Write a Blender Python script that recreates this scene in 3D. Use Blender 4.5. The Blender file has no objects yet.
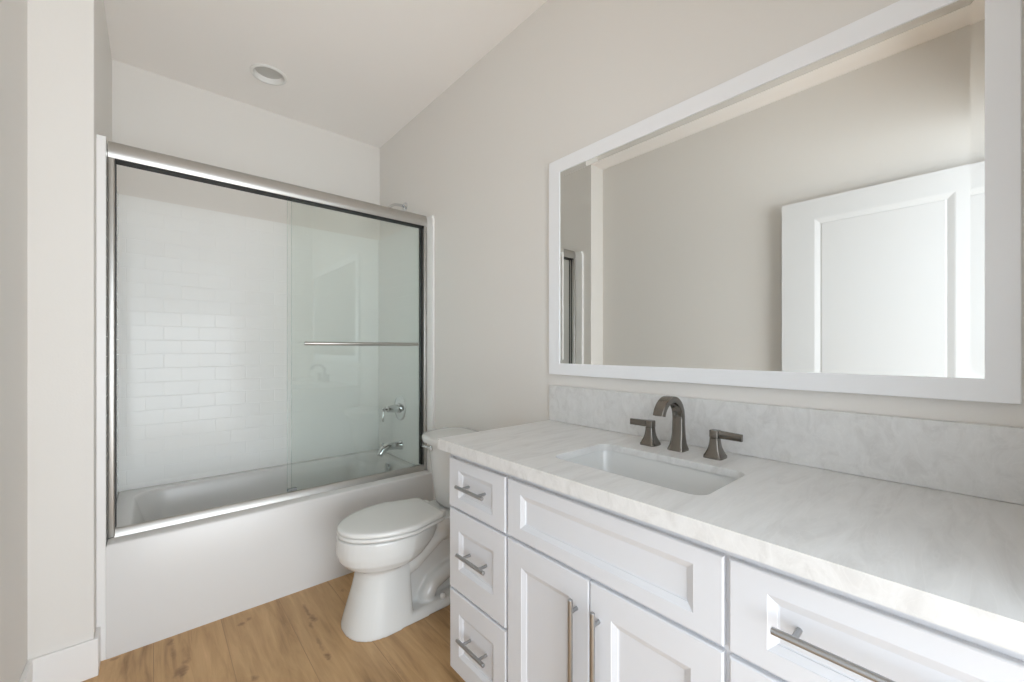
import bpy, bmesh, math, random
from mathutils import Vector, Matrix
random.seed(4)
S = bpy.context.scene
COL = S.collection
PI = math.pi

# ------------------------------------------------------------------ camera, world, light, exposure
cam_d = bpy.data.cameras.new('camera')
cam = bpy.data.objects.new('camera', cam_d); COL.objects.link(cam)
cam.location = (0, 0, 1.212)
cam.rotation_euler = (PI / 2, 0, -math.radians(41.115))
cam_d.sensor_width = 36.0
cam_d.lens = 412.32 / 1024 * 36
cam_d.shift_y = (348.47 - 341.0) / 1024
cam_d.clip_start = 0.01
S.camera = cam

W = bpy.data.worlds.new('daylight'); S.world = W; W.use_nodes = True
W.node_tree.nodes['Background'].inputs[0].default_value = (0.84, 0.925, 1.0, 1)
W.node_tree.nodes['Background'].inputs[1].default_value = 2.9

def area(name, loc, rot, sx, sy, power, color):
    l = bpy.data.lights.new(name, 'AREA'); l.shape = 'RECTANGLE'; l.size = sx; l.size_y = sy
    l.energy = power; l.color = color
    o = bpy.data.objects.new(name, l); COL.objects.link(o); o.location = loc; o.rotation_euler = rot
    return o
def aim(loc, at): return (Vector(at) - Vector(loc)).to_track_quat('-Z', 'Y').to_euler()
# added fill panel behind the doorway, tilted up to stand in for next-room daylight
area('daylight_fill', (0.8, -2.3, 0.75), aim((0.8, -2.3, 0.75), (0.5, 0.3, 3.0)), 4.2, 2.8, 235, (0.89, 0.95, 1.0))

S.view_settings.view_transform = 'Standard'
S.view_settings.look = 'None'
S.view_settings.gamma = 1
S.view_settings.use_curve_mapping = False
S.view_settings.exposure = 0.02
S.cycles.max_bounces = 16
S.cycles.diffuse_bounces = 10
S.cycles.glossy_bounces = 6
S.cycles.transparent_max_bounces = 16

# ------------------------------------------------------------------ materials
def mat(name):
    m = bpy.data.materials.new(name); m.use_nodes = True
    nt = m.node_tree; b = nt.nodes['Principled BSDF']
    return m, nt, b
def plain(name, col, rough=0.5, metal=0.0, spec=0.5):
    m, nt, b = mat(name)
    b.inputs['Base Color'].default_value = (*col, 1); b.inputs['Roughness'].default_value = rough
    b.inputs['Metallic'].default_value = metal; b.inputs['Specular IOR Level'].default_value = spec
    return m
def nd(nt, t, **kw):
    n = nt.nodes.new(t)
    for k, v in kw.items():
        if isinstance(v, (int, float, str, bool)) and hasattr(n, k): setattr(n, k, v)
        else: n.inputs[k].default_value = v
    return n
def add_bump(nt, b, height_socket, strength, dist):
    bp = nd(nt, 'ShaderNodeBump'); bp.inputs['Strength'].default_value = strength; bp.inputs['Distance'].default_value = dist
    nt.links.new(height_socket, bp.inputs['Height']); nt.links.new(bp.outputs[0], b.inputs['Normal'])
    return bp
def paint(name, col, rough=0.6, scale=160, dist=0.0012):
    m, nt, b = mat(name)
    b.inputs['Base Color'].default_value = (*col, 1); b.inputs['Roughness'].default_value = rough
    b.inputs['Specular IOR Level'].default_value = 0.35
    tc = nd(nt, 'ShaderNodeTexCoord'); n = nd(nt, 'ShaderNodeTexNoise')
    n.inputs['Scale'].default_value = scale; n.inputs['Detail'].default_value = 2
    nt.links.new(tc.outputs['Object'], n.inputs['Vector'])
    add_bump(nt, b, n.outputs[0], 0.25, dist)
    return m
def noisy(name, col, rough, metal=0.0, scale=30, amt=0.06, stretch=(1, 1, 1), spec=0.5):
    """a colour with a faint procedural variation in roughness"""
    m, nt, b = mat(name)
    b.inputs['Base Color'].default_value = (*col, 1); b.inputs['Metallic'].default_value = metal
    b.inputs['Specular IOR Level'].default_value = spec
    tc = nd(nt, 'ShaderNodeTexCoord'); mp = nd(nt, 'ShaderNodeMapping'); mp.inputs['Scale'].default_value = stretch
    n = nd(nt, 'ShaderNodeTexNoise'); n.inputs['Scale'].default_value = scale
    mr = nd(nt, 'ShaderNodeMapRange'); mr.inputs['To Min'].default_value = max(0, rough - amt); mr.inputs['To Max'].default_value = rough + amt
    nt.links.new(tc.outputs['Object'], mp.inputs[0]); nt.links.new(mp.outputs[0], n.inputs['Vector'])
    nt.links.new(n.outputs[0], mr.inputs[0]); nt.links.new(mr.outputs[0], b.inputs['Roughness'])
    return m

M = {}
M['wall'] = paint('wall_paint', (0.755, 0.732, 0.70))
M['ceiling'] = paint('ceiling_paint', (0.93, 0.895, 0.87), 0.8)
M['trim'] = noisy('white_trim_paint', (0.83, 0.82, 0.81), 0.35, amt=0.03)
M['frame_white'] = noisy('white_mirror_frame_paint', (0.85, 0.86, 0.88), 0.35, amt=0.03)
M['cabinet'] = noisy('white_cabinet_lacquer', (0.665, 0.68, 0.715), 0.33, amt=0.03, scale=12)
M['door'] = noisy('white_door_paint', (0.74, 0.745, 0.75), 0.38, amt=0.03)
M['tub'] = noisy('white_tub_enamel', (0.70, 0.69, 0.68), 0.24, amt=0.03, scale=5)
M['china'] = noisy('vitreous_china', (0.68, 0.685, 0.675), 0.07, amt=0.02, scale=5)
M['seat'] = noisy('white_seat_plastic', (0.73, 0.73, 0.715), 0.2, amt=0.03, scale=6)
M['nickel'] = plain('brushed_nickel', (0.42, 0.425, 0.43), 0.30, 1.0)
M['frame_metal'] = noisy('satin_nickel_frame', (0.50, 0.485, 0.46), 0.40, 1.0, scale=30, amt=0.03, stretch=(1, 1, 8))
M['faucet'] = plain('dark_brushed_nickel', (0.21, 0.195, 0.175), 0.22, 1.0)
M['chrome'] = plain('polished_chrome', (0.72, 0.73, 0.74), 0.07, 1.0)
M['seal_shade'] = plain('black_seal_shade', (0.012, 0.012, 0.012), 0.6)  # black for the seals and the shade painted inside the channels
M['mirror'] = plain('mirror_silver', (0.86, 0.87, 0.855), 0.0, 1.0)
M['lens'] = plain('frosted_lens', (0.58, 0.565, 0.54), 0.5)
M['baffle'] = plain('white_baffle', (0.80, 0.79, 0.77), 0.5)
M['caulk'] = plain('shadow_gap', (0.10, 0.10, 0.10), 0.8)

def make_tile():
    m, nt, b = mat('white_subway_tile'); b.inputs['Specular IOR Level'].default_value = 0.2
    geo = nd(nt, 'ShaderNodeNewGeometry')
    sep = nd(nt, 'ShaderNodeSeparateXYZ'); nt.links.new(geo.outputs['Position'], sep.inputs[0])
    nsep = nd(nt, 'ShaderNodeSeparateXYZ'); nt.links.new(geo.outputs['True Normal'], nsep.inputs[0])
    ab = nd(nt, 'ShaderNodeMath', operation='ABSOLUTE'); nt.links.new(nsep.outputs['X'], ab.inputs[0])
    gt = nd(nt, 'ShaderNodeMath', operation='GREATER_THAN'); nt.links.new(ab.outputs[0], gt.inputs[0]); gt.inputs[1].default_value = 0.5
    mx = nd(nt, 'ShaderNodeMix'); mx.data_type = 'FLOAT'
    nt.links.new(gt.outputs[0], mx.inputs['Factor']); nt.links.new(sep.outputs['X'], mx.inputs[2]); nt.links.new(sep.outputs['Y'], mx.inputs[3])
    ad = nd(nt, 'ShaderNodeMath', operation='ADD'); nt.links.new(mx.outputs[0], ad.inputs[0]); ad.inputs[1].default_value = TILE_DX
    az = nd(nt, 'ShaderNodeMath', operation='ADD'); nt.links.new(sep.outputs['Z'], az.inputs[0]); az.inputs[1].default_value = TILE_DZ
    cb = nd(nt, 'ShaderNodeCombineXYZ'); nt.links.new(ad.outputs[0], cb.inputs[0]); nt.links.new(az.outputs[0], cb.inputs[1])
    br = nd(nt, 'ShaderNodeTexBrick'); br.offset = 0.5; br.squash = 1.0
    br.inputs['Scale'].default_value = 1.0; br.inputs['Brick Width'].default_value = TILE_W; br.inputs['Row Height'].default_value = TILE_H
    br.inputs['Mortar Size'].default_value = 0.0016; br.inputs['Mortar Smooth'].default_value = 0.6
    br.inputs['Color1'].default_value = (0.83, 0.83, 0.815, 1); br.inputs['Color2'].default_value = (0.84, 0.84, 0.825, 1)
    br.inputs['Mortar'].default_value = (0.82, 0.82, 0.81, 1)
    nt.links.new(cb.outputs[0], br.inputs['Vector']); nt.links.new(br.outputs['Color'], b.inputs['Base Color'])
    inv = nd(nt, 'ShaderNodeMath', operation='SUBTRACT'); inv.inputs[0].default_value = 1.0; nt.links.new(br.outputs['Fac'], inv.inputs[1])
    bp = add_bump(nt, b, inv.outputs[0], 0.6, 0.0012)
    n = nd(nt, 'ShaderNodeTexNoise'); n.inputs['Scale'].default_value = 9; nt.links.new(geo.outputs['Position'], n.inputs['Vector'])
    b2 = nd(nt, 'ShaderNodeBump'); b2.inputs['Strength'].default_value = 0.25; b2.inputs['Distance'].default_value = 0.0015
    nt.links.new(n.outputs[0], b2.inputs['Height']); nt.links.new(b2.outputs[0], bp.inputs['Normal'])
    mr = nd(nt, 'ShaderNodeMapRange'); mr.inputs['To Min'].default_value = 0.12; mr.inputs['To Max'].default_value = 0.5
    nt.links.new(br.outputs['Fac'], mr.inputs[0]); nt.links.new(mr.outputs[0], b.inputs['Roughness'])
    return m
TILE_W, TILE_H, TILE_DX, TILE_DZ = 0.1575, 0.0787, 0.028, 0.0
M['tile'] = make_tile()

def make_glass():
    m = bpy.data.materials.new('green_tinted_glass'); m.use_nodes = True; nt = m.node_tree
    nt.nodes.remove(nt.nodes['Principled BSDF'])
    tr = nd(nt, 'ShaderNodeBsdfTransparent'); tr.inputs[0].default_value = (0.985, 0.996, 0.990, 1)
    gl = nd(nt, 'ShaderNodeBsdfGlossy'); gl.inputs['Roughness'].default_value = 0.0; gl.inputs[0].default_value = (0.95, 1, 0.98, 1)
    fr = nd(nt, 'ShaderNodeFresnel'); fr.inputs[0].default_value = 1.5
    mx = nd(nt, 'ShaderNodeMixShader')
    nt.links.new(fr.outputs[0], mx.inputs[0]); nt.links.new(tr.outputs[0], mx.inputs[1]); nt.links.new(gl.outputs[0], mx.inputs[2])
    nt.links.new(mx.outputs[0], nt.nodes['Material Output'].inputs[0])
    return m
M['glass'] = make_glass()
def make_glass_edge():
    m, nt, b = mat('green_glass_edge'); b.inputs['Base Color'].default_value = (0.22, 0.33, 0.29, 1); b.inputs['Roughness'].default_value = 0.2
    return m
M['glass_edge'] = make_glass_edge()

def make_floor():
    m, nt, b = mat('oak_plank_floor')
    L = nt.links.new
    tc = nd(nt, 'ShaderNodeTexCoord')
    sep = nd(nt, 'ShaderNodeSeparateXYZ'); L(tc.outputs['Object'], sep.inputs[0])
    ax = nd(nt, 'ShaderNodeMath', operation='ADD'); ax.inputs[1].default_value = 4.556; L(sep.outputs['X'], ax.inputs[0])
    ay = nd(nt, 'ShaderNodeMath', operation='ADD'); ay.inputs[1].default_value = 4.58; L(sep.outputs['Y'], ay.inputs[0])
    cb = nd(nt, 'ShaderNodeCombineXYZ'); L(ay.outputs[0], cb.inputs[0]); L(ax.outputs[0], cb.inputs[1])
    br = nd(nt, 'ShaderNodeTexBrick'); br.offset = 0.37; br.offset_frequency = 2
    br.inputs['Scale'].default_value = 1; br.inputs['Brick Width'].default_value = 2.6; br.inputs['Row Height'].default_value = 0.228
    br.inputs['Mortar Size'].default_value = 0.0011; br.inputs['Mortar Smooth'].default_value = 0.3
    br.inputs['Color1'].default_value = (0, 0, 0, 1); br.inputs['Color2'].default_value = (1, 1, 1, 1); br.inputs['Mortar'].default_value = (0.5, 0.5, 0.5, 1)
    L(cb.outputs[0], br.inputs['Vector'])
    # every plank shifts the grain so neighbours do not run on
    shift = nd(nt, 'ShaderNodeVectorMath', operation='SCALE'); shift.inputs['Scale'].default_value = 7.0
    L(br.outputs['Color'], shift.inputs[0])
    add = nd(nt, 'ShaderNodeVectorMath', operation='ADD'); L(tc.outputs['Object'], add.inputs[0]); L(shift.outputs[0], add.inputs[1])
    mp = nd(nt, 'ShaderNodeMapping'); mp.inputs['Scale'].default_value = (1.0, 0.085, 1.0); L(add.outputs[0], mp.inputs[0])
    n1 = nd(nt, 'ShaderNodeTexNoise'); n1.inputs['Scale'].default_value = 34; n1.inputs['Detail'].default_value = 6; n1.inputs['Roughness'].default_value = 0.62; n1.inputs['Distortion'].default_value = 0.7
    L(mp.outputs[0], n1.inputs['Vector'])
    mp2 = nd(nt, 'ShaderNodeMapping'); mp2.inputs['Scale'].default_value = (1.0, 0.16, 1.0); L(add.outputs[0], mp2.inputs[0])
    n2 = nd(nt, 'ShaderNodeTexNoise'); n2.inputs['Scale'].default_value = 7; n2.inputs['Detail'].default_value = 3; n2.inputs['Distortion'].default_value = 1.2
    L(mp2.outputs[0], n2.inputs['Vector'])
    cr = nd(nt, 'ShaderNodeValToRGB')
    e = cr.color_ramp.elements
    e[0].position = 0.34; e[0].color = (0.265, 0.150, 0.064, 1)
    e[1].position = 0.66; e[1].color = (0.60, 0.385, 0.195, 1)
    x = e.new(0.48); x.color = (0.465, 0.288, 0.136, 1)
    mixf = nd(nt, 'ShaderNodeMix'); mixf.data_type = 'FLOAT'; mixf.inputs['Factor'].default_value = 0.5
    L(n1.outputs[0], mixf.inputs[2]); L(n2.outputs[0], mixf.inputs[3]); L(mixf.outputs[0], cr.inputs[0])
    # knots: warped cells, stretched along the grain
    warp = nd(nt, 'ShaderNodeTexNoise'); warp.inputs['Scale'].default_value = 38; warp.inputs['Detail'].default_value = 5
    L(tc.outputs['Object'], warp.inputs['Vector'])
    wrc = nd(nt, 'ShaderNodeVectorMath', operation='SUBTRACT'); L(warp.outputs['Color'], wrc.inputs[0]); wrc.inputs[1].default_value = (0.5, 0.5, 0.5)
    # the knots of the planks between tub and toilet, each a warped ellipse along the grain
    total = None
    for kx, ky, rx, ry, amt in ((0.058, 2.205, .010, .022, .9), (0.064, 2.13, .008, .045, .6), (0.082, 1.985, .020, .030, 1.0), (0.10, 2.03, .012, .020, .7), (0.298, 2.147, .015, .012, .9), (0.325, 2.165, .010, .012, .7),
                                (0.538, 2.06, .007, .055, .8), (0.545, 1.985, .014, .030, .9), (0.524, 1.94, .008, .02, .7), (0.519, 1.80, .007, .05, .6), (0.521, 1.705, .012, .022, 1.0), (0.283, 1.765, .012, .014, .8), (-0.109, 2.232, .012, .010, .8),
                                (0.462, 1.93, .003, .16, .35), (0.72, 2.115, .010, .012, .6), (0.70, 1.45, .006, .09, .4), (0.25, 1.35, .014, .02, .9), (0.05, 1.0, .012, .02, .9), (0.62, 0.8, .012, .02, .8), (0.35, 0.5, .012, .02, .8)):
        sub = nd(nt, 'ShaderNodeVectorMath', operation='SUBTRACT'); L(tc.outputs['Object'], sub.inputs[0]); sub.inputs[1].default_value = (kx, ky, 0)
        dv = nd(nt, 'ShaderNodeVectorMath', operation='MULTIPLY'); L(sub.outputs[0], dv.inputs[0]); dv.inputs[1].default_value = (1 / rx, 1 / ry, 0)
        wv = nd(nt, 'ShaderNodeVectorMath', operation='SCALE'); wv.inputs['Scale'].default_value = 2.6; L(wrc.outputs[0], wv.inputs[0])
        wa = nd(nt, 'ShaderNodeVectorMath', operation='ADD'); L(dv.outputs[0], wa.inputs[0]); L(wv.outputs[0], wa.inputs[1])
        ln = nd(nt, 'ShaderNodeVectorMath', operation='LENGTH'); L(wa.outputs[0], ln.inputs[0])
        k1 = nd(nt, 'ShaderNodeMapRange'); k1.interpolation_type = 'SMOOTHSTEP'; k1.inputs['From Min'].default_value = 0.2; k1.inputs['From Max'].default_value = 1.5; k1.inputs['To Min'].default_value = amt; k1.inputs['To Max'].default_value = 0.0
        L(ln.outputs['Value'], k1.inputs[0])
        if total is None: total = k1
        else:
            mxm = nd(nt, 'ShaderNodeMath', operation='MAXIMUM'); L(total.outputs[0], mxm.inputs[0]); L(k1.outputs[0], mxm.inputs[1]); total = mxm
    kr = total
    kn = nd(nt, 'ShaderNodeMix'); kn.data_type = 'RGBA'; kn.inputs[7].default_value = (0.15, 0.075, 0.034, 1)
    km = nd(nt, 'ShaderNodeMath', operation='MULTIPLY'); L(kr.outputs[0], km.inputs[0]); km.inputs[1].default_value = 0.68
    L(km.outputs[0], kn.inputs['Factor']); L(cr.outputs[0], kn.inputs[6])
    # per-plank tone and dark seams
    hv = nd(nt, 'ShaderNodeHueSaturation'); L(kn.outputs[2], hv.inputs['Color'])
    sr = nd(nt, 'ShaderNodeSeparateColor'); L(br.outputs['Color'], sr.inputs[0])
    tv = nd(nt, 'ShaderNodeMapRange'); tv.inputs['To Min'].default_value = 0.9; tv.inputs['To Max'].default_value = 1.1; L(sr.outputs[0], tv.inputs[0]); L(tv.outputs[0], hv.inputs['Value'])
    sm = nd(nt, 'ShaderNodeMix'); sm.data_type = 'RGBA'; sm.inputs[7].default_value = (0.10, 0.056, 0.028, 1)
    sf = nd(nt, 'ShaderNodeMath', operation='MULTIPLY'); sf.inputs[1].default_value = 0.4; L(br.outputs['Fac'], sf.inputs[0])
    L(sf.outputs[0], sm.inputs['Factor']); L(hv.outputs[0], sm.inputs[6]); L(sm.outputs[2], b.inputs['Base Color'])
    b.inputs['Roughness'].default_value = 0.42; b.inputs['Specular IOR Level'].default_value = 0.4
    add_bump(nt, b, n1.outputs[0], 0.12, 0.001)
    return m
M['floor'] = make_floor()

def make_quartz():
    m, nt, b = mat('veined_white_quartz'); L = nt.links.new
    tc = nd(nt, 'ShaderNodeTexCoord')
    mp = nd(nt, 'ShaderNodeMapping'); mp.inputs['Rotation'].default_value = (0.35, 0.25, math.radians(-33)); mp.inputs['Scale'].default_value = (1.0, 5.5, 4.0)
    L(tc.outputs['Object'], mp.inputs[0])
    n = nd(nt, 'ShaderNodeTexNoise'); n.inputs['Scale'].default_value = 4.5; n.inputs['Detail'].default_value = 7; n.inputs['Roughness'].default_value = 0.6; n.inputs['Distortion'].default_value = 1.1
    L(mp.outputs[0], n.inputs['Vector'])
    cr = nd(nt, 'ShaderNodeValToRGB'); e = cr.color_ramp.elements
    e[0].position = 0.30; e[0].color = (0.60, 0.595, 0.585, 1); e[1].position = 0.70; e[1].color = (0.715, 0.715, 0.71, 1)
    x = e.new(0.5); x.color = (0.675, 0.673, 0.665, 1)
    L(n.outputs[0], cr.inputs[0])
    mp2 = nd(nt, 'ShaderNodeMapping'); mp2.inputs['Rotation'].default_value = (0.35, 0.25, math.radians(-33)); mp2.inputs['Scale'].default_value = (1.4, 9, 6)
    L(tc.outputs['Object'], mp2.inputs[0])
    n2 = nd(nt, 'ShaderNodeTexNoise'); n2.inputs['Scale'].default_value = 3.0; n2.inputs['Detail'].default_value = 5; n2.inputs['Distortion'].default_value = 1.6
    L(mp2.outputs[0], n2.inputs['Vector'])
    sb = nd(nt, 'ShaderNodeMath', operation='SUBTRACT'); sb.inputs[1].default_value = 0.5; L(n2.outputs[0], sb.inputs[0])
    ab = nd(nt, 'ShaderNodeMath', operation='ABSOLUTE'); L(sb.outputs[0], ab.inputs[0])
    vr = nd(nt, 'ShaderNodeMapRange'); vr.inputs['From Max'].default_value = 0.035; vr.inputs['To Min'].default_value = 0.14; vr.inputs['To Max'].default_value = 0.0; L(ab.outputs[0], vr.inputs[0])
    mx = nd(nt, 'ShaderNodeMix'); mx.data_type = 'RGBA'; mx.inputs[7].default_value = (0.85, 0.85, 0.84, 1)
    L(vr.outputs[0], mx.inputs['Factor']); L(cr.outputs[0], mx.inputs[6]); L(mx.outputs[2], b.inputs['Base Color'])
    b.inputs['Roughness'].default_value = 0.28; b.inputs['Specular IOR Level'].default_value = 0.4
    return m
M['quartz'] = make_quartz()

# ------------------------------------------------------------------ mesh helpers
def obj(name, bm, m, parent=None, smooth=False, angle=None):
    bmesh.ops.recalc_face_normals(bm, faces=bm.faces[:])
    me = bpy.data.meshes.new(name); bm.to_mesh(me); bm.free()
    for mm in (m if isinstance(m, (list, tuple)) else [m]): me.materials.append(mm)
    o = bpy.data.objects.new(name, me); COL.objects.link(o)
    if smooth or angle:
        for p in me.polygons: p.use_smooth = True
        if angle: me.set_sharp_from_angle(angle=math.radians(angle))
    if parent:
        o.parent = parent
        o.matrix_parent_inverse = parent.matrix_world.inverted() if False else Matrix.Translation(-Vector(parent.location) if parent.parent is None else Vector((0, 0, 0)))
    return o
def tag(o, label=None, cat=None, group=None, kind=None):
    for k, v in (('label', label), ('category', cat), ('group', group), ('kind', kind)):
        if v: o[k] = v
    return o
def empty(name, loc, label, cat, group=None):
    o = bpy.data.objects.new(name, None); COL.objects.link(o); o.location = loc; o.empty_display_size = 0.05
    return tag(o, label, cat, group)
def box(bm, x0, x1, y0, y1, z0, z1, bevel=0.0, seg=2):
    t = bmesh.new()
    bmesh.ops.create_cube(t, size=1)
    for v in t.verts:
        v.co = Vector(((x0 + x1) / 2 + v.co.x * (x1 - x0), (y0 + y1) / 2 + v.co.y * (y1 - y0), (z0 + z1) / 2 + v.co.z * (z1 - z0)))
    if bevel: bmesh.ops.bevel(t, geom=t.edges[:], offset=bevel, segments=seg, affect='EDGES', profile=0.5)
    merge(bm, t); return bm
def merge(bm, t):
    me = bpy.data.meshes.new('tmp'); t.to_mesh(me); t.free(); bm.from_mesh(me); bpy.data.meshes.remove(me)
def B(*a, **k):
    return box(bmesh.new(), *a, **k)
def loft(bm, rings, cap0=True, cap1=True, closed=True):
    vs = [[bm.verts.new(p) for p in r] for r in rings]
    n = len(rings[0])
    for a, b_ in zip(vs, vs[1:]):
        for i in range(n if closed else n - 1):
            j = (i + 1) % n
            bm.faces.new((a[i], a[j], b_[j], b_[i]))
    if cap0: bm.faces.new(vs[0][::-1])
    if cap1: bm.faces.new(vs[-1])
    return vs
def tube(bm, path, r, n=14, caps=True):
    pts = [Vector(p) for p in path]; rs = r if isinstance(r, (list, tuple)) else [r] * len(pts)
    rings = []; up = None
    for i, p in enumerate(pts):
        d = (pts[min(i + 1, len(pts) - 1)] - pts[max(i - 1, 0)]).normalized()
        if up is None:
            up = Vector((0, 0, 1)) if abs(d.z) < 0.9 else Vector((0, 1, 0))
        s = d.cross(up).normalized(); up = s.cross(d).normalized()
        rings.append([p + (s * math.cos(a) + up * math.sin(a)) * rs[i] for a in [2 * PI * k / n for k in range(n)]])
    loft(bm, rings, caps, caps)
def lathe(bm, profile, axis_o, axis='Z', n=32, caps=True):
    """profile: (radius, distance along the axis)"""
    o = Vector(axis_o); rings = []
    for r, h in profile:
        ring = []
        for k in range(n):
            a = 2 * PI * k / n; c, s = r * math.cos(a), r * math.sin(a)
            ring.append(o + (Vector((c, s, h)) if axis == 'Z' else Vector((h, c, s)) if axis == 'X' else Vector((c, h, s))))
        rings.append(ring)
    loft(bm, rings, caps, caps)
def rrect(cx, cy, hx, hy, r, n=6):
    """rounded rectangle outline, list of (x, y)"""
    out = []
    for sx, sy, a0 in ((1, 1, 0), (-1, 1, 90), (-1, -1, 180), (1, -1, 270)):
        for k in range(n + 1):
            a = math.radians(a0 + 90 * k / n)
            out.append((cx + sx * (hx - r) + r * math.cos(a), cy + sy * (hy - r) + r * math.sin(a)))
    return out
def plate(outer, holes, z0, z1):
    """a flat slab with holes; outlines are lists of (x, y)"""
    bm = bmesh.new(); loops = []
    for z in (z0, z1):
        ring = []
        es = []
        for lp in [outer] + holes:
            vs = [bm.verts.new((x, y, z)) for x, y in lp]; ring.append(vs)
            es += [bm.edges.new((vs[i], vs[(i + 1) % len(vs)])) for i in range(len(vs))]
        bmesh.ops.triangle_fill(bm, use_beauty=True, use_dissolve=False, edges=es)
        loops.append(ring)
    for a, b_ in zip(loops[0], loops[1]):
        for i in range(len(a)):
            j = (i + 1) % len(a); bm.faces.new((a[i], a[j], b_[j], b_[i]))
    return bm
def struct(name, bm, m, label=None, **k):
    o = obj(name, bm, m, **k); o['kind'] = 'structure'
    if label: o['label'] = label
    return o

# ------------------------------------------------------------------ room dimensions
XW, YB, YT, ZC = 1.3235, 3.0707, 2.2495, 2.759
XL, XA, YS = -0.324, -0.162, 2.171          # left wall, alcove's left wall, stub wall face
YF = -0.14                                   # inside face of the wall with the doorway
T = 0.12

fl = struct('floor', B(-3.0, 3.0, -3.2, YB + T, -0.05, 0.0), M['floor'])
LX, LY = 0.497, 2.66
hole = [(LX + 0.076 * math.cos(2 * PI * k / 40), LY + 0.076 * math.sin(2 * PI * k / 40)) for k in range(40)]
struct('ceiling', plate([(XL - T, YF - T), (XW + T, YF - T), (XW + T, YB + T), (XL - T, YB + T)], [hole], ZC, ZC + 0.12), M['ceiling'])
struct('wall_right', B(XW, XW + T, YF - T, YB + T, 0, ZC), M['wall'])
struct('wall_back', B(XA - T, XW, YB, YB + T, 0, ZC), M['wall'])
bm = bmesh.new(); box(bm, XL - T, XL, YF - T, YS, 0, ZC)
struct('wall_left', bm, M['wall'])
struct('wall_alcove', B(XL - T, XA, YS, YB + T, 0, ZC, bevel=0.004), M['wall'])
DX0, DX1, DZ = -0.285, 0.80, 2.25
bm = bmesh.new()
box(bm, XL, DX0, YF - T, YF, 0, ZC); box(bm, DX1, XW, YF - T, YF, 0, ZC); box(bm, DX0, DX1, YF - T, YF, DZ, ZC)
struct('wall_front', bm, M['wall'])

# tiled surround of the tub alcove
TL, TR, TBK, TZ = -0.136, 1.3115, 3.060, 2.043
struct('wall_tile_back', B(TL, TR, TBK, YB, 0.40, TZ), M['tile'])
struct('wall_tile_right', B(TR, XW, YT + 0.01, YB, 0.40, TZ - 0.002), M['tile'])
struct('wall_tile_left', B(XA, TL, YT + 0.01, YB, 0.40, TZ - 0.002), M['tile'])
struct('trim_1', B(XA, TL, YT, YT + 0.012, 0.0, 2.022, bevel=0.0015), M['trim'])
struct('trim_2', B(TR, XW, YT, YT + 0.012, 0.0, 2.022, bevel=0.0015), M['trim'])

def baseboard(name, x0, x1, y0, y1):
    return struct(name, B(x0, x1, y0, y1, 0, 0.138, bevel=0.003), M['trim'])
baseboard('baseboard_left', XL, XL + 0.014, YF, YS - 0.014)
baseboard('baseboard_stub', XL, XA + 0.012, YS - 0.014, YS)
baseboard('baseboard_corner', XA, XA + 0.012, YS, YT - 0.001)
baseboard('baseboard_right', XW - 0.014, XW, 1.99, YT - 0.001)

# ------------------------------------------------------------------ panelled fronts and handles (faces look to -X)
def panel_front(xf, y0, y1, z0, z1, my, mz0, mz1, th=0.0125, bw=0.016, dep=0.0095):
    bm = bmesh.new()
    def ring(iy0, iy1, iz0, iz1, x): return [(x, y0 + iy0, z0 + iz0), (x, y1 - iy1, z0 + iz0), (x, y1 - iy1, z1 - iz1), (x, y0 + iy0, z1 - iz1)]
    def u(i, x): return ring(i, i, i, i, x)
    def p(k, x): return ring(my + k, my + k, mz0 + k, mz1 + k, x)
    loft(bm, [u(0, xf + th), u(0, xf + 0.003), u(0.0012, xf + 0.001), u(0.003, xf), p(-0.001, xf), p(0, xf + 0.0012), p(bw - 0.004, xf + dep - 0.003), p(bw - 0.0035, xf + dep - 0.001), p(bw, xf + dep)])
    return bm
def bar_handle(name, parent, p0, p1, posts, xface, r=0.006):
    bm = bmesh.new()
    p0, p1 = Vector(p0), Vector(p1); d = (p1 - p0).normalized()
    tube(bm, [p0, p0 + d * 0.0012, p1 - d * 0.0012, p1], [r * 0.82, r, r, r * 0.82], 16)
    for q in posts:
        q = Vector(q); tube(bm, [q, (xface, q.y, q.z)], r * 0.8, 12)
    return obj(name, bm, M['nickel'], parent, angle=40)

# ------------------------------------------------------------------ vanity
XF = 0.779; XB_ = 0.792
van = empty('vanity_cabinet', (1.06, 0.6, 0), 'long white shaker vanity with drawers and doors under the quartz countertop', 'vanity')
bm = bmesh.new()
box(bm, XB_, XB_ + 0.02, -0.120, 1.236, 0.10, 0.862, bevel=0.001, seg=1)
for ya, yb2 in ((1.218, 1.236), (-0.120, -0.102)): box(bm, XB_ + 0.02, XW - 0.001, ya, yb2, 0.10, 0.862)
box(bm, XB_ + 0.02, XW - 0.001, -0.102, 1.218, 0.10, 0.118); box(bm, XW - 0.012, XW - 0.001, -0.102, 1.218, 0.118, 0.862)
o_body = obj('body', bm, M['cabinet'], van)
obj('toe_kick', B(0.865, 0.885, -0.118, 1.232, 0.0, 0.10), M['cabinet'], van)
def drawer(y0, y1, z0, z1, mz0, mz1, my, hz, hy0, hy1, name='drawer'):
    d = obj(name, panel_front(XF, y0, y1, z0, z1, my, mz0, mz1), M['cabinet'], van)
    bar_handle('handle', d, (0.755, hy0, hz), (0.755, hy1, hz), [(0.755, hy0 + 0.030, hz), (0.755, hy1 - 0.030, hz)], XF + 0.0095)
    return d
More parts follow.
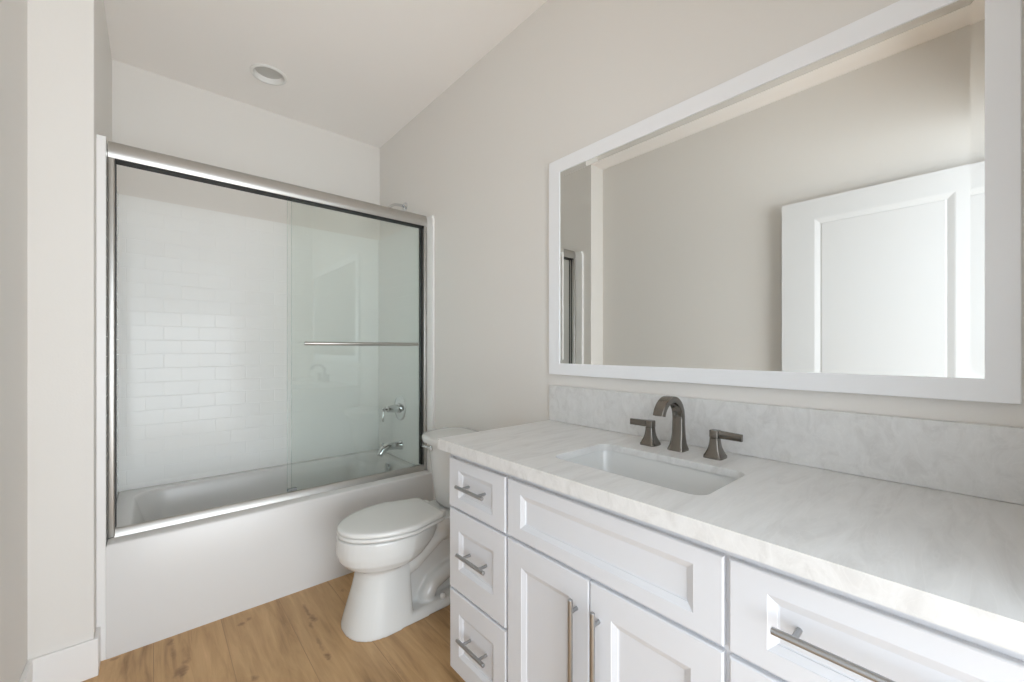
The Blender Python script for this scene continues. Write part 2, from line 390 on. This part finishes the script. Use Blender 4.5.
# three drawers at the left, three at the right
drawer(0.924, 1.2255, 0.669, 0.835, 0.037, 0.037, 0.060, 0.7545, 1.0025, 1.149)
drawer(0.922, 1.2225, 0.391, 0.661, 0.073, 0.065, 0.058, 0.5315, 0.995, 1.1435)
drawer(0.922, 1.2205, 0.110, 0.382, 0.064, 0.066, 0.057, 0.252, 0.995, 1.1415)
drawer(-0.105, 0.3015, 0.669, 0.835, 0.037, 0.037, 0.062, 0.756, -0.030, 0.2268)
drawer(-0.105, 0.3010, 0.391, 0.660, 0.066, 0.066, 0.062, 0.527, -0.030, 0.2268)
drawer(-0.105, 0.3010, 0.110, 0.382, 0.066, 0.066, 0.062, 0.246, -0.030, 0.2268)
obj('false_front', panel_front(XF, 0.3105, 0.9125, 0.671, 0.835, 0.057, 0.036, 0.036), M['cabinet'], van)
d1 = obj('cabinet_door', panel_front(XF, 0.6165, 0.9135, 0.110, 0.6615, 0.061, 0.065, 0.065), M['cabinet'], van)
bar_handle('handle', d1, (0.755, 0.653, 0.33), (0.755, 0.653, 0.610), [(0.755, 0.653, 0.36), (0.755, 0.653, 0.580)], XF)
d2 = obj('cabinet_door', panel_front(XF, 0.3110, 0.6135, 0.110, 0.6615, 0.061, 0.065, 0.065), M['cabinet'], van)
bar_handle('handle', d2, (0.755, 0.587, 0.33), (0.755, 0.587, 0.610), [(0.755, 0.587, 0.36), (0.755, 0.587, 0.580)], XF)

# countertop with the sink cut-out, mitred front and left edges
CT = 0.9; XE, YE, YR = 0.7468, 1.248, -0.132
SX, SY, SHX, SHY = (0.868 + 1.124) / 2, (0.387 + 0.8235) / 2, 0.128, 0.2183
bm = plate([(XE, YR), (XW - 0.001, YR), (XW - 0.001, YE), (XE, YE)], [rrect(SX, SY, SHX, SHY, 0.034, 8)], CT - 0.02, CT)
box(bm, XE, XE + 0.028, YR, YE, 0.8635, CT - 0.02)
box(bm, XE + 0.028, XW - 0.001, YE - 0.011, YE, 0.8635, CT - 0.02)
bmesh.ops.remove_doubles(bm, verts=bm.verts[:], dist=1e-5)
o = obj('countertop', bm, M['quartz'])
tag(o, 'pale veined quartz countertop on the white vanity with an undermount sink cut-out', 'countertop')
o = obj('backsplash', B(1.3035, XW - 0.0005, YR, YE + 0.0005, CT + 0.0005, 1.0525, bevel=0.0012), M['quartz'])
tag(o, 'low veined quartz backsplash running along the wall behind the faucet', 'backsplash')

# undermount sink
snk = empty('sink', (SX, SY, 0.74), 'white rectangular undermount sink set into the quartz countertop', 'sink')
rings = []
for hx, hy, r, z in ((SHX + 0.022, SHY + 0.022, 0.04, 0.8795), (SHX + 0.004, SHY + 0.004, 0.036, 0.8795), (SHX + 0.003, SHY + 0.003, 0.036, 0.874),
                     (SHX - 0.001, SHY - 0.002, 0.036, 0.83), (SHX - 0.008, SHY - 0.012, 0.044, 0.785), (SHX - 0.018, SHY - 0.026, 0.05, 0.762), (SHX - 0.04, SHY - 0.055, 0.05, 0.750), (SHX - 0.075, SHY - 0.12, 0.03, 0.745), (0.024, 0.024, 0.0235, 0.742)):
    rings.append([(x, y, z) for x, y in rrect(SX, SY, hx, hy, r, 8)])
bm = bmesh.new(); loft(bm, rings, False, True)
o = obj('basin', bm, M['china'], snk, angle=50)
so = o.modifiers.new('wall', 'SOLIDIFY'); so.thickness = 0.006; so.offset = -1
bm = bmesh.new(); lathe(bm, [(0.0, 0.0), (0.022, 0.0), (0.0225, 0.002), (0.019, 0.004), (0.015, 0.003), (0.0145, 0.006), (0.0, 0.0075)], (SX, SY, 0.743), 'Z', 28, False)
obj('drain', bm, M['faucet'], snk, angle=40)

# widespread faucet: spout and two lever handles
FX, FY = 1.2195, 0.620
fau = empty('faucet', (FX, FY, CT), 'dark brushed nickel arched faucet with two lever handles behind the sink', 'faucet')
def sq(c, d, up, wy, t, r=None):
    """rounded rectangle cross-section at c, width wy along Y, thickness t along up"""
    c = Vector(c); r = r if r else min(wy, t) * 0.18
    return [c + Vector((0, 1, 0)) * x + Vector(up) * y for x, y in rrect(0, 0, wy / 2, t / 2, r, 3)]
rings = []
for z, w, t in ((0.0, 0.051, 0.049), (0.005, 0.051, 0.049), (0.007, 0.0485, 0.0465), (0.013, 0.045, 0.0415), (0.022, 0.0405, 0.036), (0.034, 0.037, 0.031), (0.05, 0.0345, 0.027), (0.07, 0.033, 0.0245), (0.09, 0.0325, 0.023), (0.101, 0.0325, 0.022)):
    rings.append(sq((FX + 0.004 * min(1, z / 0.05), FY, CT + z), None, (1, 0, 0), w, t))
R0 = 0.059; cx = FX + 0.004 - R0; cz = CT + 0.101
for k in range(1, 19):
    a = math.radians(k * 9.2)
    rings.append(sq((cx + R0 * math.cos(a), FY, cz + R0 * math.sin(a)), None, (math.cos(a), 0, math.sin(a)), 0.0325, 0.022 - 0.004 * k / 18))
bm = bmesh.new(); loft(bm, rings)
obj('spout', bm, M['faucet'], fau, angle=35)
def lever(hx, hy, sgn):
    bm = bmesh.new(); rings = []
    for z, w in ((0.0, 0.052), (0.006, 0.052), (0.008, 0.0495), (0.013, 0.0445), (0.021, 0.037), (0.031, 0.030), (0.042, 0.0265), (0.052, 0.0245), (0.056, 0.0242), (0.0565, 0.0225), (0.058, 0.0225), (0.0585, 0.0255), (0.077, 0.0255), (0.0785, 0.0235)):
        rings.append(sq((hx, hy, CT + z), None, (1, 0, 0), w, w))
    loft(bm, rings)
    b = obj('handle_base', bm, M['faucet'], fau, angle=35)
    bm = bmesh.new(); rings = []
    for y, h, t in ((0.006, 0.0215, 0.018), (0.018, 0.0215, 0.0135), (0.035, 0.0210, 0.0120), (0.055, 0.0205, 0.0115), (0.072, 0.0200, 0.0112)):
        rings.append([Vector((hx + x, hy + sgn * y, CT + 0.0680 + zz - 0.002 * (y / 0.084))) for x, zz in rrect(0, 0, t / 2, h / 2, 0.0025, 3)])
    loft(bm, rings)
    obj('lever', bm, M['faucet'], b, angle=35)
lever(1.219, 0.7135, 1); lever(1.2145, 0.507, -1)

# ------------------------------------------------------------------ mirror
mir = empty('wall_mirror', (XW, 0.6, 1.1), 'large rectangular wall mirror in a flat white frame above the vanity', 'mirror')
MY0, MY1, MZ0, MZ1 = -0.0487, 1.250, 1.1005, 2.018
IY0, IY1, IZ0, IZ1 = -0.0004, 1.187, 1.149, 1.9616
XM = 1.3035
bm = bmesh.new()
def rr(y0, y1, z0, z1, x): return [(x, y0, z0), (x, y1, z0), (x, y1, z1), (x, y0, z1)]
loft(bm, [rr(MY0, MY1, MZ0, MZ1, XW - 0.0005), rr(MY0, MY1, MZ0, MZ1, XM + 0.0015), rr(MY0 + 0.0015, MY1 - 0.0015, MZ0 + 0.0015, MZ1 - 0.0015, XM),
          rr(IY0 - 0.001, IY1 + 0.001, IZ0 - 0.001, IZ1 + 0.001, XM), rr(IY0, IY1, IZ0, IZ1, XM + 0.001), rr(IY0, IY1, IZ0, IZ1, XM + 0.006)], False, False)
obj('mirror_frame', bm, M['frame_white'], mir)
XG = XM + 0.0045; bw = 0.020
bm = bmesh.new()
e_ = 0.004
loft(bm, [rr(IY0 - e_, IY1 + e_, IZ0 - e_, IZ1 + e_, XW - 0.002), rr(IY0 - e_, IY1 + e_, IZ0 - e_, IZ1 + e_, XG - 0.0011), rr(IY0 + bw, IY1 - bw, IZ0 + bw, IZ1 - bw, XG)], True, True)
obj('mirror_glass', bm, M['mirror'], mir)

# ------------------------------------------------------------------ bathtub
tub = empty('bathtub', (0.59, 2.65, 0), 'white alcove bathtub with a plain flat apron behind the toilet', 'bathtub')
x0, x1, y0, y1 = TL + 0.0001, TR - 0.0001, YT, TBK - 0.0005
cxt, cyt = (x0 + x1) / 2, (y0 + y1) / 2; hxt, hyt = (x1 - x0) / 2, (y1 - y0) / 2
bx, by, bhx, bhy = 0.590, 2.672, 0.655, 0.315
rings = [[(x, y, z) for x, y in rrect(cxt, cyt, hx, hy, r, 8)] for hx, hy, r, z in
         ((hxt, hyt, 0.0006, 0.0), (hxt, hyt, 0.0006, 0.434), (hxt - 0.001, hyt - 0.0012, 0.004, 0.439), (hxt - 0.003, hyt - 0.0035, 0.006, 0.442), (hxt - 0.007, hyt - 0.008, 0.01, 0.4438))]
rings += [[(x, y, z) for x, y in rrect(bx, by, hx, hy, r, 8)] for hx, hy, r, z in
          ((bhx + 0.014, bhy + 0.014, 0.12, 0.4445), (bhx + 0.006, bhy + 0.006, 0.12, 0.443), (bhx, bhy, 0.12, 0.436), (bhx - 0.006, bhy - 0.004, 0.12, 0.42),
           (bhx - 0.05, bhy - 0.03, 0.12, 0.27), (bhx - 0.085, bhy - 0.05, 0.13, 0.13), (bhx - 0.11, bhy - 0.075, 0.14, 0.095), (bhx - 0.17, bhy - 0.13, 0.12, 0.085), (bhx - 0.40, bhy - 0.22, 0.05, 0.083))]
bm = bmesh.new(); loft(bm, rings)
obj('tub_shell', bm, M['tub'], tub, angle=60)
bm = bmesh.new(); lathe(bm, [(0.0, 0), (0.036, 0), (0.037, -0.004), (0.034, -0.010), (0.026, -0.013), (0.0, -0.014)], (1.219, 2.69, 0.394), 'X', 30, False)
o = obj('overflow_plate', bm, M['chrome'], tub, angle=40)

# ------------------------------------------------------------------ sliding shower door
YD = 2.32
enc = empty('shower_door', (0.59, YD + 0.03, 0.444), 'framed sliding glass shower door in satin nickel on the bathtub rim', 'shower door')
EX0, EX1 = -0.1345, 1.311
# header, its profile swept along X
prof = [(0.004, 1.985), (0.001, 1.992), (-0.001, 2.004), (-0.001, 2.016), (0.001, 2.028), (0.005, 2.039), (0.011, 2.048), (0.018, 2.054), (0.026, 2.058), (0.058, 2.058), (0.058, 1.985), (0.052, 1.985), (0.052, 2.030), (0.006, 2.030), (0.006, 1.985)]
bm = bmesh.new(); loft(bm, [[(x, YD + a, z) for a, z in prof] for x in (EX0, EX1)])
hd = obj('header_rail', bm, M['frame_metal'], enc, angle=50)
bm = bmesh.new(); box(bm, EX0 + 0.02, EX1 - 0.02, YD + 0.0065, YD + 0.0515, 1.977, 1.992)  # black liner: seal plus the channel's dark interior put into colour
tag(obj('seal_shade', bm, M['seal_shade'], hd), 'black seal and painted channel shade under the header')
# bottom track with a sloped front
prof = [(0.0, 0.4445), (0.0, 0.446), (0.009, 0.474), (0.013, 0.478), (0.020, 0.478), (0.021, 0.458), (0.034, 0.458), (0.035, 0.470), (0.046, 0.470), (0.048, 0.4445)]
bm = bmesh.new(); loft(bm, [[(x, YD + a, z) for a, z in prof] for x in (EX0 + 0.018, EX1 - 0.018)])
obj('bottom_track', bm, M['frame_metal'], enc, angle=50)
for xa, xb, xi in ((EX0, EX0 + 0.0205, 1), (EX1 - 0.0205, EX1, -1)):
    bm = bmesh.new(); box(bm, xa, xb, YD - 0.002, YD + 0.056, 0.4445, 1.9845, bevel=0.005, seg=3)
    j = obj('side_jamb', bm, M['frame_metal'], enc, angle=40)
    xs = (xb, xb + 0.003) if xi > 0 else (xa - 0.009, xa)
    bm = bmesh.new(); box(bm, xs[0], xs[1], YD + 0.022, YD + 0.030, 0.478, 1.977); box(bm, xs[0], xs[1], YD + 0.044, YD + 0.052, 0.478, 1.977)  # black strips: seals that also paint the dark inside of the jambs
    obj('seal_shade', bm, M['seal_shade'], j)
def pane(xa, xb, y):
    bm = bmesh.new()
    box(bm, xa, xb, y, y + 0.006, 0.4600, 2.02)
    for f in bm.faces:
        if abs(f.normal.y) < 0.5: f.material_index = 1
    return obj('glass_panel', bm, [M['glass'], M['glass_edge']], enc)
g1 = pane(0.5215, 1.288, YD + 0.0245)
g2 = pane(0.5435, 1.2885, YD + 0.0385)
# towel bar on the outer pane
bm = bmesh.new(); yb = 2.272
tube(bm, [(0.583, yb, 1.2375), (0.585, yb, 1.2375), (1.220, yb, 1.2375), (1.222, yb, 1.2375)], [0.008, 0.0095, 0.0095, 0.008], 18)
for x in (0.640, 1.195):
    tube(bm, [(x, yb, 1.2375), (x, YD + 0.012, 1.2375)], 0.0065, 14); tube(bm, [(x, YD + 0.012, 1.2375), (x, YD + 0.0243, 1.2375)], 0.011, 16)
tb = obj('towel_bar', bm, M['frame_metal'], g1, angle=40)
# pull knob of the inner pane and the plastic guide at the pane's foot
bm = bmesh.new(); box(bm, 0.5215, 0.565, YD + 0.0225, YD + 0.0325, 0.4785, 0.492, bevel=0.001)
obj('door_guide', bm, plain('grey_plastic', (0.16, 0.17, 0.17), 0.5), enc)

# ------------------------------------------------------------------ bath fittings on the right alcove wall
WX = TR
val = empty('shower_valve', (WX, 2.69, 0.795), 'chrome shower valve with lever handle on the tiled alcove wall', 'shower valve')
bm = bmesh.new(); lathe(bm, [(0.0, 0), (0.084, 0), (0.086, -0.003), (0.082, -0.007), (0.060, -0.010), (0.0, -0.011)], (WX, 2.69, 0.795), 'X', 40, False)
obj('escutcheon', bm, M['chrome'], val, angle=40)
bm = bmesh.new(); lathe(bm, [(0.034, -0.009), (0.034, -0.020), (0.028, -0.026), (0.026, -0.060), (0.021, -0.098), (0.014, -0.104), (0.009, -0.112), (0.012, -0.120), (0.013, -0.128), (0.008, -0.134), (0.0, -0.135)], (WX, 2.69, 0.795), 'X', 28, True)
obj('valve_body', bm, M['chrome'], val, angle=40)
bm = bmesh.new(); tube(bm, [(WX - 0.124, 2.69, 0.795), (WX - 0.125, 2.69, 0.770), (WX - 0.127, 2.69, 0.740), (WX - 0.128, 2.69, 0.715)], [0.007, 0.0055, 0.0055, 0.008], 14)
obj('lever', bm, M['chrome'], val, smooth=True)
spt = empty('tub_spout', (WX, 2.68, 0.54), 'chrome tub spout with diverter knob below the shower valve', 'tub spout')
bm = bmesh.new()
tube(bm, [(WX, 2.68, 0.538), (WX - 0.006, 2.68, 0.538), (WX - 0.012, 2.68, 0.538), (WX - 0.06, 2.68, 0.541), (WX - 0.105, 2.68, 0.538), (WX - 0.135, 2.68, 0.522), (WX - 0.152, 2.68, 0.500), (WX - 0.156, 2.68, 0.488)], [0.034, 0.034, 0.029, 0.026, 0.024, 0.022, 0.019, 0.018], 20)
obj('spout_body', bm, M['chrome'], spt, smooth=True)
bm = bmesh.new(); lathe(bm, [(0.004, 0), (0.004, 0.022), (0.008, 0.026), (0.008, 0.034), (0.0, 0.037)], (WX - 0.135, 2.68, 0.538), 'Z', 14)
obj('diverter_knob', bm, M['chrome'], spt, smooth=True)
shw = empty('wall_shower', (WX, 2.64, 2.19), 'chrome shower arm and head peeking over the header rail at the right wall', 'shower head')
bm = bmesh.new(); lathe(bm, [(0.0, 0), (0.028, 0), (0.029, -0.003), (0.022, -0.010), (0.011, -0.013)], (XW, 2.64, 2.195), 'X', 24, False)
obj('flange', bm, M['chrome'], shw, angle=40)
bm = bmesh.new(); tube(bm, [(XW, 2.64, 2.195), (XW - 0.04, 2.64, 2.197), (XW - 0.075, 2.64, 2.193), (XW - 0.105, 2.64, 2.178), (XW - 0.13, 2.64, 2.155), (XW - 0.15, 2.64, 2.135)], 0.0095, 14)
obj('arm', bm, M['chrome'], shw, smooth=True)
bm = bmesh.new(); lathe(bm, [(0.012, 0.0), (0.014, -0.012), (0.018, -0.022), (0.036, -0.048), (0.040, -0.056), (0.040, -0.066), (0.0, -0.068)], (0, 0, 0), 'Z', 26)
bm.transform(Matrix.Translation((XW - 0.145, 2.64, 2.142)) @ Matrix.Rotation(math.radians(40), 4, 'Y'))
obj('spray_head', bm, M['chrome'], shw, angle=40)

# ------------------------------------------------------------------ toilet (faces -X)
TY = 1.7915
toi = empty('toilet', (0.95, TY, 0), 'white two-piece elongated toilet with closed lid between vanity and bathtub', 'toilet')
def egg(xf, xm, xb, w, z, wb=None, n=48, flat=2.6, nose=2.05):
    """outline with an elliptical nose at xf, full width w at xm and a squarer tail at xb"""
    pts = []
    for k in range(n):
        a = 2 * PI * k / n; c, s = math.cos(a), math.sin(a)
        if c < 0:
            p = nose; x = xm - (xm - xf) * abs(c) ** (2 / p)
        else:
            p = flat; x = xm + (xb - xm) * abs(c) ** (2 / p)
        y = w * math.copysign(abs(s) ** (2 / p), s)
        if c > 0 and wb: y *= 1 - (1 - wb / w) * (x - xm) / (xb - xm)
        pts.append((x, TY + y, z))
    return pts
bm = bmesh.new()
# bowl over the flared pedestal
loft(bm, [egg(*a) for a in (
    (0.612, 0.76, 0.880, 0.143, 0.0, 0.140, 48, 9, 2.3), (0.612, 0.76, 0.880, 0.143, 0.012, 0.140, 48, 9, 2.3), (0.622, 0.77, 0.880, 0.136, 0.05, 0.133, 48, 9, 2.3),
    (0.640, 0.78, 0.880, 0.126, 0.11, 0.121, 48, 9, 2.3), (0.658, 0.79, 0.880, 0.116, 0.17, 0.110, 48, 9, 2.3), (0.670, 0.80, 0.880, 0.109, 0.225, 0.104, 48, 9, 2.3), (0.672, 0.80, 0.885, 0.108, 0.25, 0.100, 48, 6, 2.3),
    (0.652, 0.81, 0.92, 0.122, 0.262, 0.090, 48, 3, 2.2), (0.620, 0.83, 0.97, 0.150, 0.280, 0.100, 48, 3, 2.1), (0.597, 0.84, 1.00, 0.168, 0.305, 0.110), (0.589, 0.85, 1.03, 0.175, 0.335, 0.118), (0.590, 0.855, 1.05, 0.176, 0.375, 0.12), (0.593, 0.86, 1.06, 0.174, 0.404, 0.122))])
# rear deck under the tank
loft(bm, [[(x, TY + y, z) for x, y in rrect(1.15, 0, hx, hy, 0.04, 6)] for hx, hy, z in ((0.11, 0.085, 0.29), (0.135, 0.11, 0.345), (0.145, 0.125, 0.385), (0.145, 0.125, 0.412))])
# foot plate
loft(bm, [egg(0.64, 0.85, xb, w, z, wb, 48, 7, 2.3) for xb, w, wb, z in ((1.215, 0.141, 0.125, 0.0), (1.215, 0.141, 0.125, 0.014), (1.205, 0.134, 0.118, 0.034), (1.19, 0.122, 0.11, 0.040))])
# trapway: the web and the pipe that bulges from its sides
loft(bm, [[(x, TY + y, z) for x, y in rrect(cx_, 0, hx, 0.055, 0.03, 6)] for cx_, hx, z in ((1.0, 0.16, 0.02), (1.0, 0.17, 0.12), (1.02, 0.18, 0.30), (1.05, 0.18, 0.36))])
for s in (-1, 1):
    tube(bm, [(0.84, TY + s * 0.055, 0.215), (0.90, TY + s * 0.058, 0.235), (0.97, TY + s * 0.060, 0.285), (1.03, TY + s * 0.060, 0.325), (1.10, TY + s * 0.055, 0.335), (1.16, TY + s * 0.05, 0.31), (1.19, TY + s * 0.045, 0.23)], 0.045, 16)
    tube(bm, [(1.17, TY + s * 0.04, 0.20), (1.12, TY + s * 0.055, 0.145), (1.05, TY + s * 0.062, 0.125), (1.0, TY + s * 0.064, 0.105), (0.975, TY + s * 0.064, 0.065), (0.97, TY + s * 0.062, 0.02)], [0.04, 0.042, 0.042, 0.042, 0.042, 0.04], 16)
bowl = obj('bowl', bm, M['china'], toi, smooth=True)
rm = bowl.modifiers.new('blend', 'REMESH'); rm.mode = 'VOXEL'; rm.voxel_size = 0.005; rm.use_smooth_shade = True
sm = bowl.modifiers.new('soften', 'SMOOTH'); sm.factor = 0.5; sm.iterations = 4
def disc(name, rings, m):
    bm = bmesh.new(); loft(bm, rings); return obj(name, bm, m, toi, angle=50)
def rim(d, z): return egg(0.592 + d, 0.862, 1.040 - d, 0.1815 - d, z, 0.132 - d, 96, 14, 2.0)
disc('seat', [rim(0.024, 0.404), rim(0.022, 0.408), rim(0.003, 0.409), rim(0.0, 0.413), rim(0.001, 0.421), rim(0.005, 0.424)], M['seat'])
disc('lid', [rim(0.024, 0.4235), rim(0.022, 0.4278), rim(0.002, 0.4288), rim(0.001, 0.434), rim(0.003, 0.442), rim(0.007, 0.4455), rim(0.02, 0.4475), rim(0.06, 0.449), rim(0.11, 0.4495)], M['seat'])
for s in (-1, 1):
    bm = bmesh.new(); box(bm, 1.022, 1.062, TY + s * 0.075 - 0.02, TY + s * 0.075 + 0.02, 0.404, 0.438, bevel=0.006, seg=3)
    obj('hinge', bm, M['seat'], toi, angle=40)
def tankring(d, z, xf, hw, bow=0.06, rad=0.085):
    """rounded plan with a front that bows towards -X"""
    xb = XW - 0.012; out = []
    pts = rrect((xf + bow + xb) / 2, 0, (xb - xf - bow) / 2 - d, hw - d, rad - d, 10)
    dense = []
    for i in range(len(pts)):
        a, b_ = pts[i], pts[(i + 1) % len(pts)]
        k = 8 if math.hypot(a[0] - b_[0], a[1] - b_[1]) > 0.05 else 1
        dense += [(a[0] + (b_[0] - a[0]) * j / k, a[1] + (b_[1] - a[1]) * j / k) for j in range(k)]
    for x, y in dense:
        t = max(0.0, 1 - (x - (xf + bow)) / 0.09); x -= bow * t * max(0.0, 1 - (y / hw) ** 2)
        out.append((x, TY + y, z))
    return out
disc('tank', [tankring(0.012, 0.416, 1.095, 0.140, 0.05, 0.07), tankring(0.002, 0.424, 1.091, 0.142, 0.05, 0.07), tankring(0.0, 0.44, 1.088, 0.144, 0.05, 0.07), tankring(0, 0.60, 1.066, 0.153, 0.055, 0.075), tankring(0, 0.738, 1.048, 0.162)], M['china'])
disc('tank_lid', [tankring(0.004, 0.7385, 1.030, 0.172), tankring(0.0, 0.743, 1.022, 0.177), tankring(0.0, 0.764, 1.019, 0.178), tankring(0.004, 0.772, 1.019, 0.178), tankring(0.014, 0.776, 1.019, 0.178), tankring(0.05, 0.778, 1.019, 0.178)], M['china'])
bm = bmesh.new()
lathe(bm, [(0.0, 0), (0.017, 0), (0.018, -0.006), (0.014, -0.014), (0.011, -0.022), (0.0, -0.026)], (1.070, 1.818, 0.7135), 'X', 20, False)
tube(bm, [(1.050, 1.818, 0.7135), (1.047, 1.84, 0.7135), (1.045, 1.87, 0.714), (1.044, 1.89, 0.715)], [0.007, 0.006, 0.0055, 0.0065], 12)
tag(obj('flush_lever', bm, M['chrome'], toi, angle=40), 'chrome flush lever')
for s in (-1, 1):
    bm = bmesh.new(); lathe(bm, [(0.014, 0), (0.014, 0.012), (0.011, 0.019), (0.0, 0.022)], (1.035, TY + s * 0.108, 0.036), 'Z', 18)
    obj('bolt_cap', bm, M['seat'], toi, smooth=True)

# ------------------------------------------------------------------ open door against the left wall (seen in the mirror)
XD1 = -0.251; XD0 = XD1 - 0.035; DY0, DY1 = -0.072, 0.805
bm = bmesh.new()
def dr(iy, z0, z1, x, s): return [(x, DY0 + iy, z0), (x, DY1 - iy, z0), (x, DY1 - iy, z1), (x, DY0 + iy, z1)]
box(bm, XD0 + 0.010, XD1 - 0.010, DY0, DY1, 0.012, 2.071)
for xo, xi in ((XD1, XD1 - 0.010), (XD0, XD0 + 0.010)):
    pz = ((0.23, 0.90), (1.03, 1.958))
    ys = (DY0, DY0 + 0.16, DY1 - 0.16, DY1)
    a, b_ = min(xo, xi), max(xo, xi)
    box(bm, a, b_, ys[0], ys[1], 0.012, 2.071); box(bm, a, b_, ys[2], ys[3], 0.012, 2.071)
    for z0, z1 in ((0.012, 0.23), (0.90, 1.03), (1.958, 2.071)): box(bm, a, b_, ys[1], ys[2], z0, z1)
    for z0, z1 in pz:
        def q(k, x): return [(x, ys[1] + k, z0 + k), (x, ys[2] - k, z0 + k), (x, ys[2] - k, z1 - k), (x, ys[1] + k, z1 - k)]
        s = 1 if xo > xi else -1
        loft(bm, [q(0, xo), q(0.006, xo - s * 0.001), q(0.030, xo - s * 0.0085), q(0.036, xo - s * 0.0065), q(0.045, xo - s * 0.0065)], False, True)
dor = struct('door_1', bm, M['door'])
bm = bmesh.new()
lathe(bm, [(0.0, 0), (0.031, 0), (0.031, 0.006), (0.013, 0.010), (0.011, 0.028), (0.022, 0.036), (0.027, 0.048), (0.023, 0.058), (0.0, 0.062)], (XD1, 0.735, 0.93), 'X', 26, False)
o = obj('door_knob', bm, M['nickel'], dor, angle=40)
# casing of the doorway on the room side
bm = bmesh.new()
box(bm, DX1, DX1 + 0.065, YF, YF + 0.014, 0, DZ + 0.065, bevel=0.002); box(bm, DX0 - 0.035, DX1, YF, YF + 0.014, DZ, DZ + 0.065, bevel=0.002)
struct('trim_3', bm, M['trim'])

# ------------------------------------------------------------------ recessed ceiling light (off)
can = empty('recessed_light', (LX, LY, ZC), 'small round recessed ceiling light, switched off, above the bathtub', 'ceiling light')
bm = bmesh.new(); lathe(bm, [(0.075, 0.004), (0.075, -0.004), (0.078, -0.007), (0.088, -0.006), (0.092, -0.002), (0.092, 0.0), (0.075, 0.0)], (LX, LY, ZC), 'Z', 48, False)
obj('trim_ring', bm, M['baffle'], can, angle=40)
bm = bmesh.new(); lathe(bm, [(0.075, 0.0), (0.068, 0.018), (0.0675, 0.024)], (LX, LY, ZC), 'Z', 48, False)
obj('baffle', bm, M['baffle'], can, smooth=True)
bm = bmesh.new(); lathe(bm, [(0.068, 0.0195), (0.05, 0.0185), (0.0, 0.018)], (LX, LY, ZC), 'Z', 48, False)
tag(obj('lens', bm, M['lens'], can, smooth=True), 'frosted grey lens')
